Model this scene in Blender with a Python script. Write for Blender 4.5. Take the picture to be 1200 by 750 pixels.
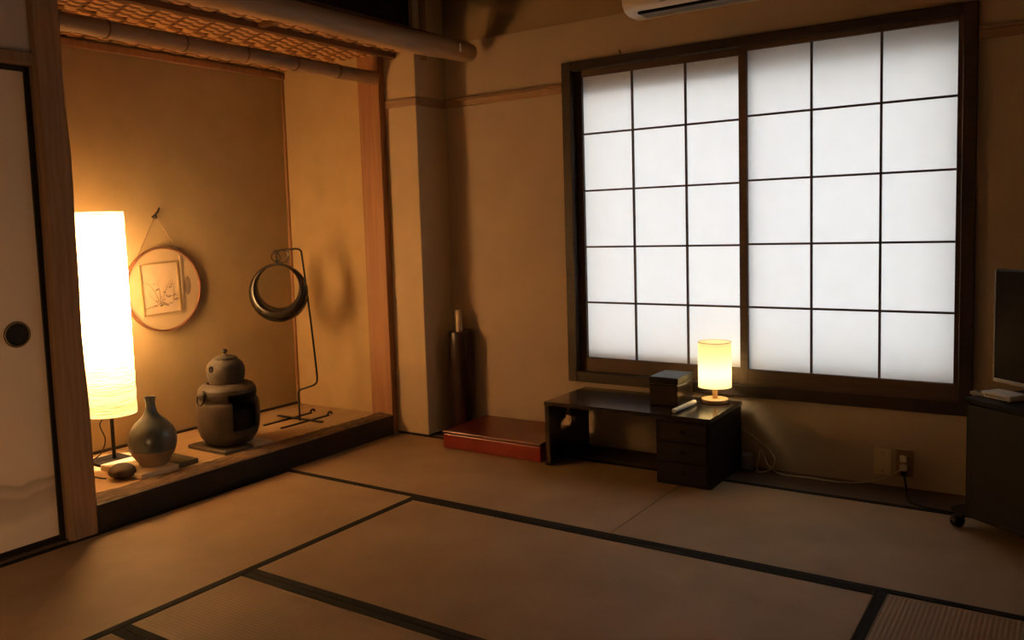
import bpy, bmesh, math, random
from mathutils import Vector, Matrix
random.seed(7)
for o in list(bpy.data.objects): bpy.data.objects.remove(o, do_unlink=True)
scene = bpy.context.scene
COL = scene.collection

# ---------------------------------------------------------------- camera
# X runs along the window wall, Y towards the window wall, Z up; tatami edge by the window is Y = 0
FPX, PX, PY = 989.417, 593.474, 348.775
cam_d = bpy.data.cameras.new('camera'); cam = bpy.data.objects.new('camera', cam_d); COL.objects.link(cam)
RV = Vector((0.82790122, 0.56002697, -0.03081162)); UV = Vector((-0.02338927, 0.0893598, 0.99572474)); FV = Vector((-0.56038604, 0.82364107, -0.08707971))
cam.matrix_world = Matrix(((RV.x, UV.x, -FV.x, 3.39441), (RV.y, UV.y, -FV.y, -3.81226), (RV.z, UV.z, -FV.z, 1.24166), (0, 0, 0, 1)))
cam_d.sensor_width = 36; cam_d.lens = FPX*36/1200
cam_d.shift_x = (600-PX)/1200; cam_d.shift_y = (PY-375)/1200
cam_d.clip_start = 0.02
scene.camera = cam

# ---------------------------------------------------------------- light and exposure
wld = bpy.data.worlds.new('overcast_daylight'); scene.world = wld; wld.use_nodes = True
bg = wld.node_tree.nodes['Background']; bg.inputs[0].default_value = (0.93, 0.965, 1.0, 1); bg.inputs[1].default_value = 2.75
vs = scene.view_settings
scene.display_settings.display_device = 'sRGB'
vs.view_transform = 'Standard'; vs.look = 'None'; vs.gamma = 1; vs.use_curve_mapping = False; vs.exposure = 0.0
try:
    scene.cycles.use_denoising = True
    scene.cycles.diffuse_bounces = 6; scene.cycles.max_bounces = 10; scene.cycles.transmission_bounces = 6
    scene.cycles.sample_clamp_indirect = 6
except Exception: pass
FLOOR_LAMP_W, TABLE_LAMP_W, FILL_LANTERN_L = 50.0, 1.35, 46.0

# ---------------------------------------------------------------- materials
MATS = {}
def mat(name, col, col2=None, rough=0.6, scale=8, stretch=(1,1,1), bump=0.0, bscale=None, spec=0.4, metal=0.0, detail=4, coat=0.0, contrast=(0.35,0.65), bdist=0.004):
    m = bpy.data.materials.new(name); m.use_nodes = True; nt = m.node_tree; N = nt.nodes; L = nt.links
    b = N['Principled BSDF']; b.inputs['Roughness'].default_value = rough; b.inputs['Metallic'].default_value = metal
    b.inputs['Specular IOR Level'].default_value = spec; b.inputs['Coat Weight'].default_value = coat; b.inputs['Coat Roughness'].default_value = 0.12
    tc = N.new('ShaderNodeTexCoord'); mp = N.new('ShaderNodeMapping'); mp.inputs['Scale'].default_value = stretch
    L.new(tc.outputs['Object'], mp.inputs['Vector'])
    nz = N.new('ShaderNodeTexNoise'); nz.inputs['Scale'].default_value = scale; nz.inputs['Detail'].default_value = detail
    L.new(mp.outputs[0], nz.inputs['Vector'])
    cr = N.new('ShaderNodeValToRGB'); cr.color_ramp.elements[0].position = contrast[0]; cr.color_ramp.elements[1].position = contrast[1]
    c2 = col2 or tuple(c*0.82 for c in col)
    cr.color_ramp.elements[0].color = (*c2, 1); cr.color_ramp.elements[1].color = (*col, 1)
    L.new(nz.outputs['Fac'], cr.inputs['Fac']); L.new(cr.outputs['Color'], b.inputs['Base Color'])
    if bump:
        n2 = N.new('ShaderNodeTexNoise'); n2.inputs['Scale'].default_value = bscale or scale*6; n2.inputs['Detail'].default_value = 5
        L.new(mp.outputs[0], n2.inputs['Vector'])
        bp = N.new('ShaderNodeBump'); bp.inputs['Strength'].default_value = bump; bp.inputs['Distance'].default_value = bdist
        L.new(n2.outputs['Fac'], bp.inputs['Height']); L.new(bp.outputs['Normal'], b.inputs['Normal'])
    MATS[name] = m
    return m

def tatami_mat(name, axis, col=(0.40,0.278,0.16), col2=(0.325,0.222,0.12)):
    # rush ribs: fine parallel ridges, 'axis' is the direction ACROSS the ridges
    m = mat(name, col, col2, rough=0.62, scale=3.0, spec=0.3)
    nt = m.node_tree; N = nt.nodes; L = nt.links; b = N['Principled BSDF']
    tc = N['Texture Coordinate']
    wv = N.new('ShaderNodeTexWave'); wv.wave_type = 'BANDS'; wv.bands_direction = axis; wv.inputs['Scale'].default_value = 22; wv.inputs['Distortion'].default_value = 0.25
    L.new(tc.outputs['Object'], wv.inputs['Vector'])
    w2 = N.new('ShaderNodeTexWave'); w2.wave_type = 'BANDS'; w2.bands_direction = 'Y' if axis == 'X' else 'X'; w2.inputs['Scale'].default_value = 55; w2.inputs['Distortion'].default_value = 0.4
    L.new(tc.outputs['Object'], w2.inputs['Vector'])
    ad = N.new('ShaderNodeMath'); ad.operation = 'MULTIPLY_ADD'; ad.inputs[1].default_value = 0.35
    L.new(w2.outputs['Fac'], ad.inputs[0]); L.new(wv.outputs['Fac'], ad.inputs[2])
    bp = N.new('ShaderNodeBump'); bp.inputs['Strength'].default_value = 0.35; bp.inputs['Distance'].default_value = 0.0025
    L.new(ad.outputs[0], bp.inputs['Height']); L.new(bp.outputs['Normal'], b.inputs['Normal'])
    mx = N.new('ShaderNodeMix'); mx.data_type = 'RGBA'; mx.blend_type = 'MULTIPLY'; mx.inputs[0].default_value = 0.14
    cr = N['Color Ramp']; L.new(cr.outputs['Color'], mx.inputs[6]); L.new(wv.outputs['Color'], mx.inputs[7]); L.new(mx.outputs[2], b.inputs['Base Color'])
    return m

def paper_mat(name, refl, trans, emis=None, estr=0.0, streak=None, bump=0.0):
    m = bpy.data.materials.new(name); m.use_nodes = True; nt = m.node_tree; N = nt.nodes; L = nt.links
    N.remove(N['Principled BSDF']); out = N['Material Output']
    d = N.new('ShaderNodeBsdfDiffuse'); d.inputs[0].default_value = (*refl, 1)
    t = N.new('ShaderNodeBsdfTranslucent'); t.inputs[0].default_value = (*trans, 1)
    a = N.new('ShaderNodeAddShader'); L.new(d.outputs[0], a.inputs[0]); L.new(t.outputs[0], a.inputs[1])
    tc = N.new('ShaderNodeTexCoord'); mp = N.new('ShaderNodeMapping'); mp.inputs['Scale'].default_value = streak or (1,1,1)
    nz = N.new('ShaderNodeTexNoise'); nz.inputs['Scale'].default_value = 14; nz.inputs['Detail'].default_value = 5
    L.new(tc.outputs['Object'], mp.inputs[0]); L.new(mp.outputs[0], nz.inputs['Vector'])
    cr = N.new('ShaderNodeValToRGB'); cr.color_ramp.elements[0].position = 0.3; cr.color_ramp.elements[1].position = 0.7
    cr.color_ramp.elements[0].color = (*[c*(0.72 if streak else 0.97) for c in trans], 1); cr.color_ramp.elements[1].color = (*trans, 1)
    L.new(nz.outputs['Fac'], cr.inputs[0]); L.new(cr.outputs[0], t.inputs[0])
    if bump:
        b = N.new('ShaderNodeBump'); b.inputs['Strength'].default_value = bump; b.inputs['Distance'].default_value = 0.01
        L.new(nz.outputs['Fac'], b.inputs['Height']); L.new(b.outputs[0], d.inputs['Normal']); L.new(b.outputs[0], t.inputs['Normal'])
    last = a
    if emis:
        e = N.new('ShaderNodeEmission'); e.inputs[0].default_value = (*emis, 1); e.inputs[1].default_value = estr
        a2 = N.new('ShaderNodeAddShader'); L.new(a.outputs[0], a2.inputs[0]); L.new(e.outputs[0], a2.inputs[1]); last = a2
        mm = N.new('ShaderNodeMix'); mm.data_type = 'RGBA'; mm.blend_type = 'MULTIPLY'; mm.inputs[0].default_value = 1.0
        cr2 = N.new('ShaderNodeValToRGB'); cr2.color_ramp.elements[0].position = 0.3; cr2.color_ramp.elements[1].position = 0.7
        cr2.color_ramp.elements[0].color = (0.8,0.74,0.6,1); cr2.color_ramp.elements[1].color = (1,1,1,1)
        L.new(nz.outputs['Fac'], cr2.inputs[0]); mm.inputs[6].default_value = (*emis, 1); L.new(cr2.outputs[0], mm.inputs[7]); L.new(mm.outputs[2], e.inputs[0])
    L.new(last.outputs[0], out.inputs['Surface'])
    return m

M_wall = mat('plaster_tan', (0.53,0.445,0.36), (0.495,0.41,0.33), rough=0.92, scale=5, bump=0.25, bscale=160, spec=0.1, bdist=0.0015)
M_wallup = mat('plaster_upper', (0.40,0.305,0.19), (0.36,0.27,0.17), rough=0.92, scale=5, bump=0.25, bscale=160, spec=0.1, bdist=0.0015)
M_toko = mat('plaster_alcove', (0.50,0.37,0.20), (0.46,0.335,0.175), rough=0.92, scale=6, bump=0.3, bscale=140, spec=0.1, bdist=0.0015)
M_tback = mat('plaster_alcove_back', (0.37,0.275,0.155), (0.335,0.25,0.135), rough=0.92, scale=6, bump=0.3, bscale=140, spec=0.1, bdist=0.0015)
M_col = mat('plaster_cream', (0.62,0.50,0.35), (0.58,0.465,0.32), rough=0.9, scale=5, bump=0.2, bscale=150, spec=0.1, bdist=0.0015)
M_tatX = tatami_mat('rush_weave_ribs_along_y', 'X'); M_tatY = tatami_mat('rush_weave_ribs_along_x', 'Y')
M_tatR = tatami_mat('brown_rush_weave', 'X', (0.36,0.225,0.11), (0.295,0.18,0.085))  # darker, more orange-brown rush tone for the right-hand mat
M_heri = mat('black_cloth_border', (0.018,0.016,0.016), (0.011,0.010,0.010), rough=0.85, scale=60, spec=0.15, bump=0.2)
M_plank = mat('dark_floor_board', (0.105,0.066,0.044), (0.07,0.043,0.03), rough=0.5, scale=6, stretch=(0.6,9,9), spec=0.3)
M_post = mat('cedar_post', (0.30,0.185,0.105), (0.235,0.14,0.078), rough=0.7, scale=7, stretch=(9,9,0.55), bump=0.25, bscale=30, spec=0.2)
M_redpost = mat('reddish_post', (0.32,0.17,0.088), (0.26,0.13,0.066), rough=0.55, scale=5, stretch=(9,9,0.5), spec=0.25)
M_kam = mat('black_lacquer_sill', (0.020,0.014,0.010), (0.012,0.009,0.007), rough=0.45, scale=8, stretch=(8,0.6,8), spec=0.3)
M_kamtop = mat('rough_sill_top', (0.15,0.095,0.055), (0.055,0.032,0.018), rough=0.75, scale=14, stretch=(6,1.2,3), bump=0.6, bscale=60, spec=0.2)
M_tfloor = mat('alcove_board', (0.47,0.33,0.19), (0.39,0.265,0.145), rough=0.6, scale=5, stretch=(9,0.7,9), spec=0.3)
M_dkwood = mat('dark_window_wood', (0.042,0.029,0.027), (0.030,0.021,0.019), rough=0.5, scale=7, stretch=(1,8,8), spec=0.3)
M_sash = mat('brown_sash_wood', (0.105,0.068,0.056), (0.078,0.050,0.041), rough=0.5, scale=7, stretch=(1,8,8), spec=0.3)
M_rail = mat('wall_rail_wood', (0.38,0.255,0.17), (0.33,0.215,0.14), rough=0.7, scale=7, stretch=(0.8,8,8), spec=0.2)
M_bamboo = mat('weathered_bamboo', (0.30,0.20,0.125), (0.21,0.135,0.08), rough=0.6, scale=9, stretch=(4,0.7,4), bump=0.2, spec=0.3)
M_log = mat('peeled_log', (0.43,0.27,0.14), (0.34,0.205,0.105), rough=0.55, scale=6, stretch=(7,0.6,7), spec=0.3)
M_weave = mat('woven_cedar_light', (0.66,0.39,0.18), (0.55,0.31,0.13), rough=0.5, scale=30, spec=0.3)
M_weave2 = mat('woven_cedar_dark', (0.20,0.085,0.032), (0.15,0.06,0.022), rough=0.55, scale=30, spec=0.3)
M_batten = mat('canopy_batten', (0.16,0.075,0.035), (0.11,0.05,0.024), rough=0.6, scale=9, stretch=(6,0.8,6), spec=0.2)
M_upper = mat('shade_toned_boards', (0.035,0.022,0.014), (0.022,0.014,0.009), rough=0.8, scale=6, stretch=(8,1,8), spec=0.1)  # near-black puts the canopy's shade into the upper wall's colour
M_ceil = mat('ceiling_boards', (0.24,0.16,0.095), (0.19,0.125,0.07), rough=0.7, scale=5, stretch=(8,0.7,1), spec=0.2)
M_metalblk = mat('black_iron', (0.016,0.012,0.010), (0.010,0.008,0.007), rough=0.5, scale=40, spec=0.25, metal=0.0)
M_desk = mat('dark_lacquered_wood', (0.022,0.014,0.012), (0.012,0.008,0.007), rough=0.22, scale=6, stretch=(0.8,9,9), spec=0.5, coat=0.3)
M_cab = mat('black_cabinet_wood', (0.013,0.009,0.008), (0.008,0.006,0.005), rough=0.5, scale=6, stretch=(0.8,9,9), spec=0.25)
M_white = mat('white_plastic', (0.78,0.75,0.68), (0.74,0.71,0.64), rough=0.4, scale=5, spec=0.4)
M_ivory = mat('ivory_plastic', (0.72,0.63,0.42), (0.68,0.59,0.39), rough=0.45, scale=5, spec=0.4)
M_blackpl = mat('black_plastic', (0.010,0.010,0.011), (0.007,0.007,0.008), rough=0.45, scale=20, spec=0.2)
M_screen = mat('black_screen_glass', (0.006,0.006,0.008), (0.005,0.005,0.006), rough=0.2, scale=5, spec=0.25)
M_silver = mat('silver_trim', (0.35,0.34,0.33), (0.30,0.29,0.28), rough=0.35, scale=10, metal=0.7)
M_tvstand = mat('black_stand_wood', (0.014,0.013,0.012), (0.010,0.009,0.009), rough=0.6, scale=8, stretch=(1,8,8), spec=0.12)
M_red = mat('red_lacquer', (0.22,0.022,0.015), (0.175,0.016,0.011), rough=0.32, scale=4, spec=0.4, coat=0.15)
M_redtop = mat('red_brown_lid', (0.13,0.022,0.014), (0.10,0.016,0.010), rough=0.38, scale=4, spec=0.4, coat=0.2)
M_roll = mat('dark_burgundy_wrap', (0.030,0.011,0.010), (0.015,0.008,0.007), rough=0.34, scale=12, stretch=(1,1,0.3), bump=0.5, bscale=30, spec=0.25, coat=0.08)
M_rod = mat('pale_wood_rod', (0.62,0.52,0.38), (0.55,0.45,0.32), rough=0.5, scale=8, stretch=(5,5,0.6))
M_lampwood = mat('pale_lamp_wood', (0.62,0.40,0.20), (0.54,0.33,0.155), rough=0.5, scale=7, stretch=(1,7,7))
M_vase = mat('grey_green_glaze', (0.070,0.098,0.112), (0.034,0.047,0.053), rough=0.28, scale=11, spec=0.5, bump=0.15, coat=0.3)
M_vasefoot = mat('bare_clay_foot', (0.26,0.19,0.12), (0.20,0.14,0.09), rough=0.7, scale=14, bump=0.2)
M_slab = mat('cream_stone', (0.62,0.52,0.36), (0.55,0.45,0.30), rough=0.6, scale=9, bump=0.15, spec=0.3)
M_slabdk = mat('dark_slate', (0.085,0.068,0.05), (0.05,0.04,0.03), rough=0.45, scale=9, bump=0.2, spec=0.4)
M_clay = mat('dark_brazier_clay', (0.060,0.046,0.037), (0.042,0.032,0.025), rough=0.6, scale=9, bump=0.15, spec=0.3)
M_iron = mat('cast_iron_kettle', (0.062,0.050,0.042), (0.042,0.034,0.028), rough=0.65, scale=26, bump=0.5, bscale=90, spec=0.3)
M_soot = mat('soot_dark', (0.018,0.013,0.010), (0.012,0.009,0.007), rough=0.9, scale=9, spec=0.1)
M_bronze = mat('polished_bronze', (0.024,0.018,0.013), (0.015,0.011,0.008), rough=0.26, scale=9, spec=0.35, metal=0.0)
M_stone = mat('dark_rough_stone', (0.075,0.055,0.038), (0.035,0.025,0.018), rough=0.7, scale=18, bump=0.6, bscale=40)
M_board = mat('tan_paper_board', (0.44,0.335,0.21), (0.40,0.30,0.185), rough=0.8, scale=7, spec=0.15)
M_rim = mat('red_brown_rim', (0.13,0.052,0.027), (0.095,0.038,0.02), rough=0.45, scale=9)
M_gold = mat('thin_gold_frame', (0.42,0.29,0.12), (0.34,0.22,0.085), rough=0.35, scale=9, metal=0.5)
M_pic = mat('cream_picture_paper', (0.54,0.42,0.30), (0.47,0.36,0.25), rough=0.8, scale=9, spec=0.1)
M_ink = mat('grey_ink', (0.16,0.11,0.075), (0.11,0.075,0.05), rough=0.8, scale=30)
M_string = mat('string', (0.16,0.095,0.05), (0.12,0.07,0.038), rough=0.9, scale=40)
M_cordw = mat('white_cord', (0.62,0.58,0.50), (0.58,0.54,0.46), rough=0.5, scale=20)
M_grey = mat('grey_plastic', (0.30,0.30,0.29), (0.25,0.25,0.245), rough=0.4, scale=10)
M_outside = mat('white_window_box', (0.80,0.76,0.68), (0.76,0.72,0.64), rough=0.6, scale=4)
M_shoji = paper_mat('shoji_paper', (0.34,0.325,0.30), (0.55,0.55,0.545))
M_fpaper = paper_mat('wrinkled_lamp_paper', (0.40,0.34,0.25), (0.55,0.48,0.36), (1.0,0.62,0.24), 0.15, streak=(1,1,7), bump=0.5)
M_cap = paper_mat('lamp_top_paper', (0.45,0.38,0.28), (0.35,0.29,0.20))
M_tpaper = paper_mat('cream_lamp_cloth', (0.42,0.38,0.26), (0.55,0.50,0.33), (1.0,0.80,0.32), 0.25)
# fusuma paper: pale brown with a faint brushed shoreline print
M_fus = mat('sliding_door_paper', (0.74,0.60,0.44), (0.70,0.56,0.41), rough=0.85, scale=4, spec=0.1)
def _fusuma():
    nt = M_fus.node_tree; N = nt.nodes; L = nt.links; b = N['Principled BSDF']; cr = N['Color Ramp']; tc = N['Texture Coordinate']
    sx = N.new('ShaderNodeSeparateXYZ'); L.new(tc.outputs['Object'], sx.inputs[0])
    nz = N.new('ShaderNodeTexNoise'); nz.inputs['Scale'].default_value = 5; L.new(tc.outputs['Object'], nz.inputs['Vector'])
    ma = N.new('ShaderNodeMath'); ma.operation = 'MULTIPLY_ADD'; ma.inputs[1].default_value = 0.10; L.new(nz.outputs['Fac'], ma.inputs[0]); L.new(sx.outputs['Z'], ma.inputs[2])
    rp = N.new('ShaderNodeValToRGB'); e = rp.color_ramp.elements; L.new(ma.outputs[0], rp.inputs[0])
    e[0].position = 0.19; e[0].color = (1,1,1,1); e[1].position = 0.40; e[1].color = (1,1,1,1)
    for pos, v in ((0.225,0.80),(0.285,0.66),(0.30,0.86),(0.34,0.62),(0.352,0.95)):
        x = e.new(pos); x.color = (v, v*0.98, v*0.96, 1)
    mx = N.new('ShaderNodeMix'); mx.data_type = 'RGBA'; mx.blend_type = 'MULTIPLY'; mx.inputs[0].default_value = 1
    L.new(cr.outputs[0], mx.inputs[6]); L.new(rp.outputs[0], mx.inputs[7]); L.new(mx.outputs[2], b.inputs['Base Color'])
_fusuma()

# ---------------------------------------------------------------- mesh helpers
def new(): return bmesh.new()
def bx(bm, x0, x1, y0, y1, z0, z1, bev=0.0, seg=1):
    vs_ = [bm.verts.new(p) for p in ((x0,y0,z0),(x1,y0,z0),(x1,y1,z0),(x0,y1,z0),(x0,y0,z1),(x1,y0,z1),(x1,y1,z1),(x0,y1,z1))]
    fs = [bm.faces.new([vs_[i] for i in q]) for q in ((0,3,2,1),(4,5,6,7),(0,1,5,4),(1,2,6,5),(2,3,7,6),(3,0,4,7))]
    if bev:
        es = list({e for f in fs for e in f.edges})
        bmesh.ops.bevel(bm, geom=es, offset=bev, segments=seg, affect='EDGES', profile=0.5)
    return bm
def box(*a, **k): return bx(new(), *a, **k)
def lathe(bm, prof, c=(0,0,0), seg=32, cap=True, skip=None):
    rings = []
    for r, z in prof:
        rings.append([bm.verts.new((c[0]+r*math.cos(2*math.pi*i/seg), c[1]+r*math.sin(2*math.pi*i/seg), c[2]+z)) for i in range(seg)])
    for j in range(len(rings)-1):
        for i in range(seg):
            if skip and skip(2*math.pi*(i+.5)/seg, (prof[j][1]+prof[j+1][1])/2): continue
            bm.faces.new((rings[j][i], rings[j][(i+1)%seg], rings[j+1][(i+1)%seg], rings[j+1][i]))
    if cap:
        if prof[0][0] > 1e-5: bm.faces.new(list(reversed(rings[0])))
        if prof[-1][0] > 1e-5: bm.faces.new(rings[-1])
    return bm
def tube(bm, pts, r, seg=8, closed=False):
    pts = [Vector(p) for p in pts]; n = len(pts); rings = []
    rr = r if callable(r) else (lambda t: r)
    up = None
    for i, p in enumerate(pts):
        a = pts[(i-1) % n] if (closed or i > 0) else p; b = pts[(i+1) % n] if (closed or i < n-1) else p
        t = (b-a).normalized()
        if up is None:
            up = Vector((0,0,1)) if abs(t.z) < 0.9 else Vector((1,0,0))
        s = t.cross(up).normalized(); up = s.cross(t).normalized()
        q = rr(i/max(1, n-1))
        rings.append([bm.verts.new(p+q*(math.cos(2*math.pi*k/seg)*s+math.sin(2*math.pi*k/seg)*up)) for k in range(seg)])
    m = n if closed else n-1
    for j in range(m):
        A, Bq = rings[j], rings[(j+1) % n]
        for k in range(seg): bm.faces.new((A[k], A[(k+1)%seg], Bq[(k+1)%seg], Bq[k]))
    if not closed:
        bm.faces.new(list(reversed(rings[0]))); bm.faces.new(rings[-1])
    return bm
def smooth_path(pts, k=6):
    P = [Vector(p) for p in pts]; out = []
    for i in range(len(P)-1):
        p0, p1, p2, p3 = P[max(0,i-1)], P[i], P[i+1], P[min(len(P)-1,i+2)]
        for j in range(k):
            t = j/k
            out.append(0.5*((2*p1)+(-p0+p2)*t+(2*p0-5*p1+4*p2-p3)*t*t+(-p0+3*p1-3*p2+p3)*t**3))
    out.append(P[-1]); return out
def prism(bm, poly, a0, a1, axis='X'):
    # extrude a 2D polygon (u, v) along axis
    def P(u, v, a): return {'X': (a,u,v), 'Y': (u,a,v), 'Z': (u,v,a)}[axis]
    A = [bm.verts.new(P(u,v,a0)) for u, v in poly]; B_ = [bm.verts.new(P(u,v,a1)) for u, v in poly]
    n = len(poly); bm.faces.new(list(reversed(A))); bm.faces.new(B_)
    for i in range(n): bm.faces.new((A[i], A[(i+1)%n], B_[(i+1)%n], B_[i]))
    return bm
def obj(name, bm, m, parent=None, smooth=False, loc=None):
    bmesh.ops.recalc_face_normals(bm, faces=bm.faces)
    me = bpy.data.meshes.new(name); bm.to_mesh(me); bm.free(); me.materials.append(m)
    if smooth:
        me.shade_smooth()
        try: me.set_sharp_from_angle(angle=math.radians(38))
        except Exception: pass
    o = bpy.data.objects.new(name, me); COL.objects.link(o)
    if parent: o.parent = parent
    if loc: o.location = loc
    return o
def share(name, src, parent, loc):
    o = bpy.data.objects.new(name, src.data); COL.objects.link(o); o.parent = parent; o.location = loc; return o
def struct(name, bm, m, label=None, smooth=False):
    o = obj(name, bm, m, smooth=smooth); o['kind'] = 'structure'
    if label: o['label'] = label
    return o
def tag(o, label, cat, group=None):
    o['label'] = label; o['category'] = cat
    if group: o['group'] = group
    return o
def thing(name, label, cat, loc=(0,0,0), rz=0, group=None):
    o = bpy.data.objects.new(name, None); COL.objects.link(o); o.location = loc; o.rotation_euler = (0,0,rz); o.empty_display_size = 0.1
    return tag(o, label, cat, group)

YW = 0.26            # window wall plane
# ================================================================ SETTING
floor = struct('floor', box(-0.9, 4.3, -4.7, 0.46, -0.14, -0.055), M_plank, 'floor laid with tatami mats')
YA, YC, YE = -0.928, -1.885, -2.385
XB, XD, XS = 0.905, 2.868, 1.872
HB = 0.034
def mat_piece(x0, x1, y0, y1, m, borders):
    g = 0.0015
    cx, cy = (x0+x1)/2, (y0+y1)/2
    o = obj('tatami_mat', box(x0+g-cx, x1-g-cx, y0+g-cy, y1-g-cy, -0.052, 0.0, bev=0.002), m, floor, loc=(cx, cy, 0))
    for s in borders:
        if s == 'x0': a = (x0+g, x0+HB, y0+g, y1-g)
        if s == 'x1': a = (x1-HB, x1-g, y0+g, y1-g)
        if s == 'y0': a = (x0+g, x1-g, y0+g, y0+HB)
        if s == 'y1': a = (x0+g, x1-g, y1-HB, y1-g)
        obj('cloth_border', box(a[0]-cx, a[1]-cx, a[2]-cy, a[3]-cy, -0.001, 0.0022, bev=0.0008), M_heri, o)
    return o
mat_piece(0.0, XS, YA, 0.0, M_tatY, ['y0', 'y1'])
mat_piece(XS, 3.75, YA, 0.0, M_tatY, ['y0', 'y1'])
mat_piece(0.0, XB, -2.81, YA, M_tatX, ['x0', 'x1'])
mat_piece(0.0, XB, -4.68, -2.81, M_tatX, ['x0', 'x1'])
mat_piece(XB, XD, YC, YA, M_tatY, ['y0', 'y1'])
mat_piece(XB, XD, YE, YC, M_tatY, ['y0', 'y1'])
mat_piece(XB, XD, -3.33, YE, M_tatY, ['y0', 'y1'])
mat_piece(XD, 3.75, -2.81, YA, M_tatR, ['x0', 'x1'])
mat_piece(XD, 3.75, -4.68, -2.81, M_tatX, ['x0', 'x1'])
mat_piece(XB, XD, -4.68, -3.33, M_tatY, ['y0', 'y1'])
mat_piece(3.75, 4.2, -4.68, 0.0, M_tatX, ['x0'])
struct('trim_1', box(0.0, 4.2, 0.002, YW, -0.054, 0.0, bev=0.001), M_plank, 'dark board between the mats and the window wall')

# window wall with its opening (opening is the outer window, a little smaller than the paper screens)
OX0, OX1, OZ0, OZ1 = 1.11, 2.97, 0.522, 1.920
WX0, WX1, WZ0, WZ1 = 1.042, 3.030, 0.355, 2.098
bm = new()
for a in ((-0.9, WX0+0.02, 0.0, 2.31), (WX1-0.02, 4.3, 0.0, 2.31), (WX0+0.02, WX1-0.02, 0.0, WZ0+0.02), (WX0+0.02, WX1-0.02, WZ1-0.02, 2.31)):
    bx(bm, a[0], a[1], YW, YW+0.074, a[2]-0.054 if a[2] == 0 else a[2], a[3])
struct('wall_back', bm, M_wall, 'tan plaster wall with the papered window')
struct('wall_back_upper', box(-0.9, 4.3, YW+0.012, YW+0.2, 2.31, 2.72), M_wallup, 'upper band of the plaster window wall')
bm = new()
for a in ((-0.9, OX0, -0.1, 2.31), (OX1, 4.3, -0.1, 2.31), (OX0, OX1, -0.1, OZ0), (OX0, OX1, OZ1, 2.31)):
    bx(bm, a[0], a[1], YW+0.075, YW+0.20, a[2], a[3])
struct('wall_outer', bm, M_outside, 'outer wall around the window opening')
struct('wall_right', box(4.2, 4.3, -4.7, 0.27, -0.14, 2.72), M_wall, 'plaster wall on the right')
struct('wall_front', box(-0.9, 4.3, -4.8, -4.7, -0.14, 2.72), M_wall, 'plaster wall behind the viewer')
struct('ceiling', box(-0.95, 4.3, -4.8, 0.46, 2.70, 2.78), M_ceil, 'boarded ceiling')
# rail on window wall
def rail(name, x0, x1, y1, z0=1.940, z1=1.990, d=0.018, m=M_rail, label='thin wooden rail along the plaster wall'):
    bm = new(); bx(bm, x0, x1, y1-d, y1, z0, z1-0.014, bev=0.002); bx(bm, x0, x1, y1-d*1.35, y1, z1-0.013, z1, bev=0.002)
    return struct(name, bm, m, label)
rail('trim_2', 0.2285, WX0-0.001, YW); rail('trim_3', WX1+0.001, 4.2, YW)

# ---- corner column
CY = -0.018
struct('wall_column', box(-0.02, 0.227, CY, YW, 0.0, 2.70, bev=0.004), M_col, 'square plastered column in the corner')
bm = new(); bx(bm, -0.018, 0.240, CY-0.014, CY, 1.935, 1.980, bev=0.002); bx(bm, 0.227, 0.242, CY, YW-0.025, 1.935, 1.980, bev=0.002)
struct('trim_4', bm, M_rail, 'thin wooden rail around the column')
bm = new(); bx(bm, -0.018, 0.232, CY-0.005, CY, 0.0, 0.010); bx(bm, 0.227, 0.232, CY, YW, 0.0, 0.010)
struct('baseboard_column', bm, M_dkwood, 'dark strip at the foot of the column')
bm = new(); tube(bm, [(0.236, 0.055, 2.20), (0.236, 0.055, 2.70)], 0.022, seg=12)
struct('trim_5', bm, M_rail, 'pale vertical batten on the column above the log', smooth=True)

# ---- alcove shell
TX, TY, TZ = -0.83, -0.066, 0.112
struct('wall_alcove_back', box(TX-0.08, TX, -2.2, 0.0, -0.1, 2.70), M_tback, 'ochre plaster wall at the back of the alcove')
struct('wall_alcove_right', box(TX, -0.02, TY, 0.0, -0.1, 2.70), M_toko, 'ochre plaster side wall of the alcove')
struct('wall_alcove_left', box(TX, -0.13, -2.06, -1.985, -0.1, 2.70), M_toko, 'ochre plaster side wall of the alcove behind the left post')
struct('floor_alcove', box(TX, -0.115, -1.985, TY, 0.0, TZ, bev=0.001), M_tfloor, 'raised pale wooden floor of the alcove')
bm = new(); bx(bm, TX, TX+0.012, -1.985, TY, TZ, TZ+0.014)
struct('trim_6', bm, M_dkwood, 'thin dark strip along the foot of the alcove back wall')
struct('trim_7', box(TX, TX+0.016, TY-0.014, TY, TZ, 2.2), M_redpost, 'thin reddish corner strip at the back of the alcove')
struct('trim_8', box(TX, TX+0.03, -1.985, TY, 2.195, 2.232, bev=0.002), M_redpost, 'reddish strip along the top of the alcove back wall')
# sill (toko-gamachi): black lacquer face, rough top edge
sill = struct('trim_9', box(-0.113, 0.004, -1.932, TY-0.008, 0.0, 0.117, bev=0.004, seg=2), M_kam, 'black lacquered sill beam along the front of the alcove')
bm = new(); n = 70; random.seed(3)
prev = None
top = []
for i in range(n+1):
    y = -1.930+(1.930-0.078)*i/n
    w0 = -0.116-0.035*(1-i/n)+random.uniform(-0.006, 0.006); w1 = -0.004+random.uniform(-0.004, 0.002)
    row = [bm.verts.new((w0, y, 0.1175)), bm.verts.new((w0+0.018, y, 0.125+random.uniform(-0.002,0.003))), bm.verts.new(((w0+w1)/2, y, 0.1245+random.uniform(-0.003,0.003))), bm.verts.new((w1-0.010, y, 0.122+random.uniform(-0.002,0.002))), bm.verts.new((w1+0.006, y, 0.112))]
    if prev:
        for k in range(4): bm.faces.new((prev[k], prev[k+1], row[k+1], row[k]))
    prev = row
obj('rough_top', bm, M_kamtop, sill, smooth=True)
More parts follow.
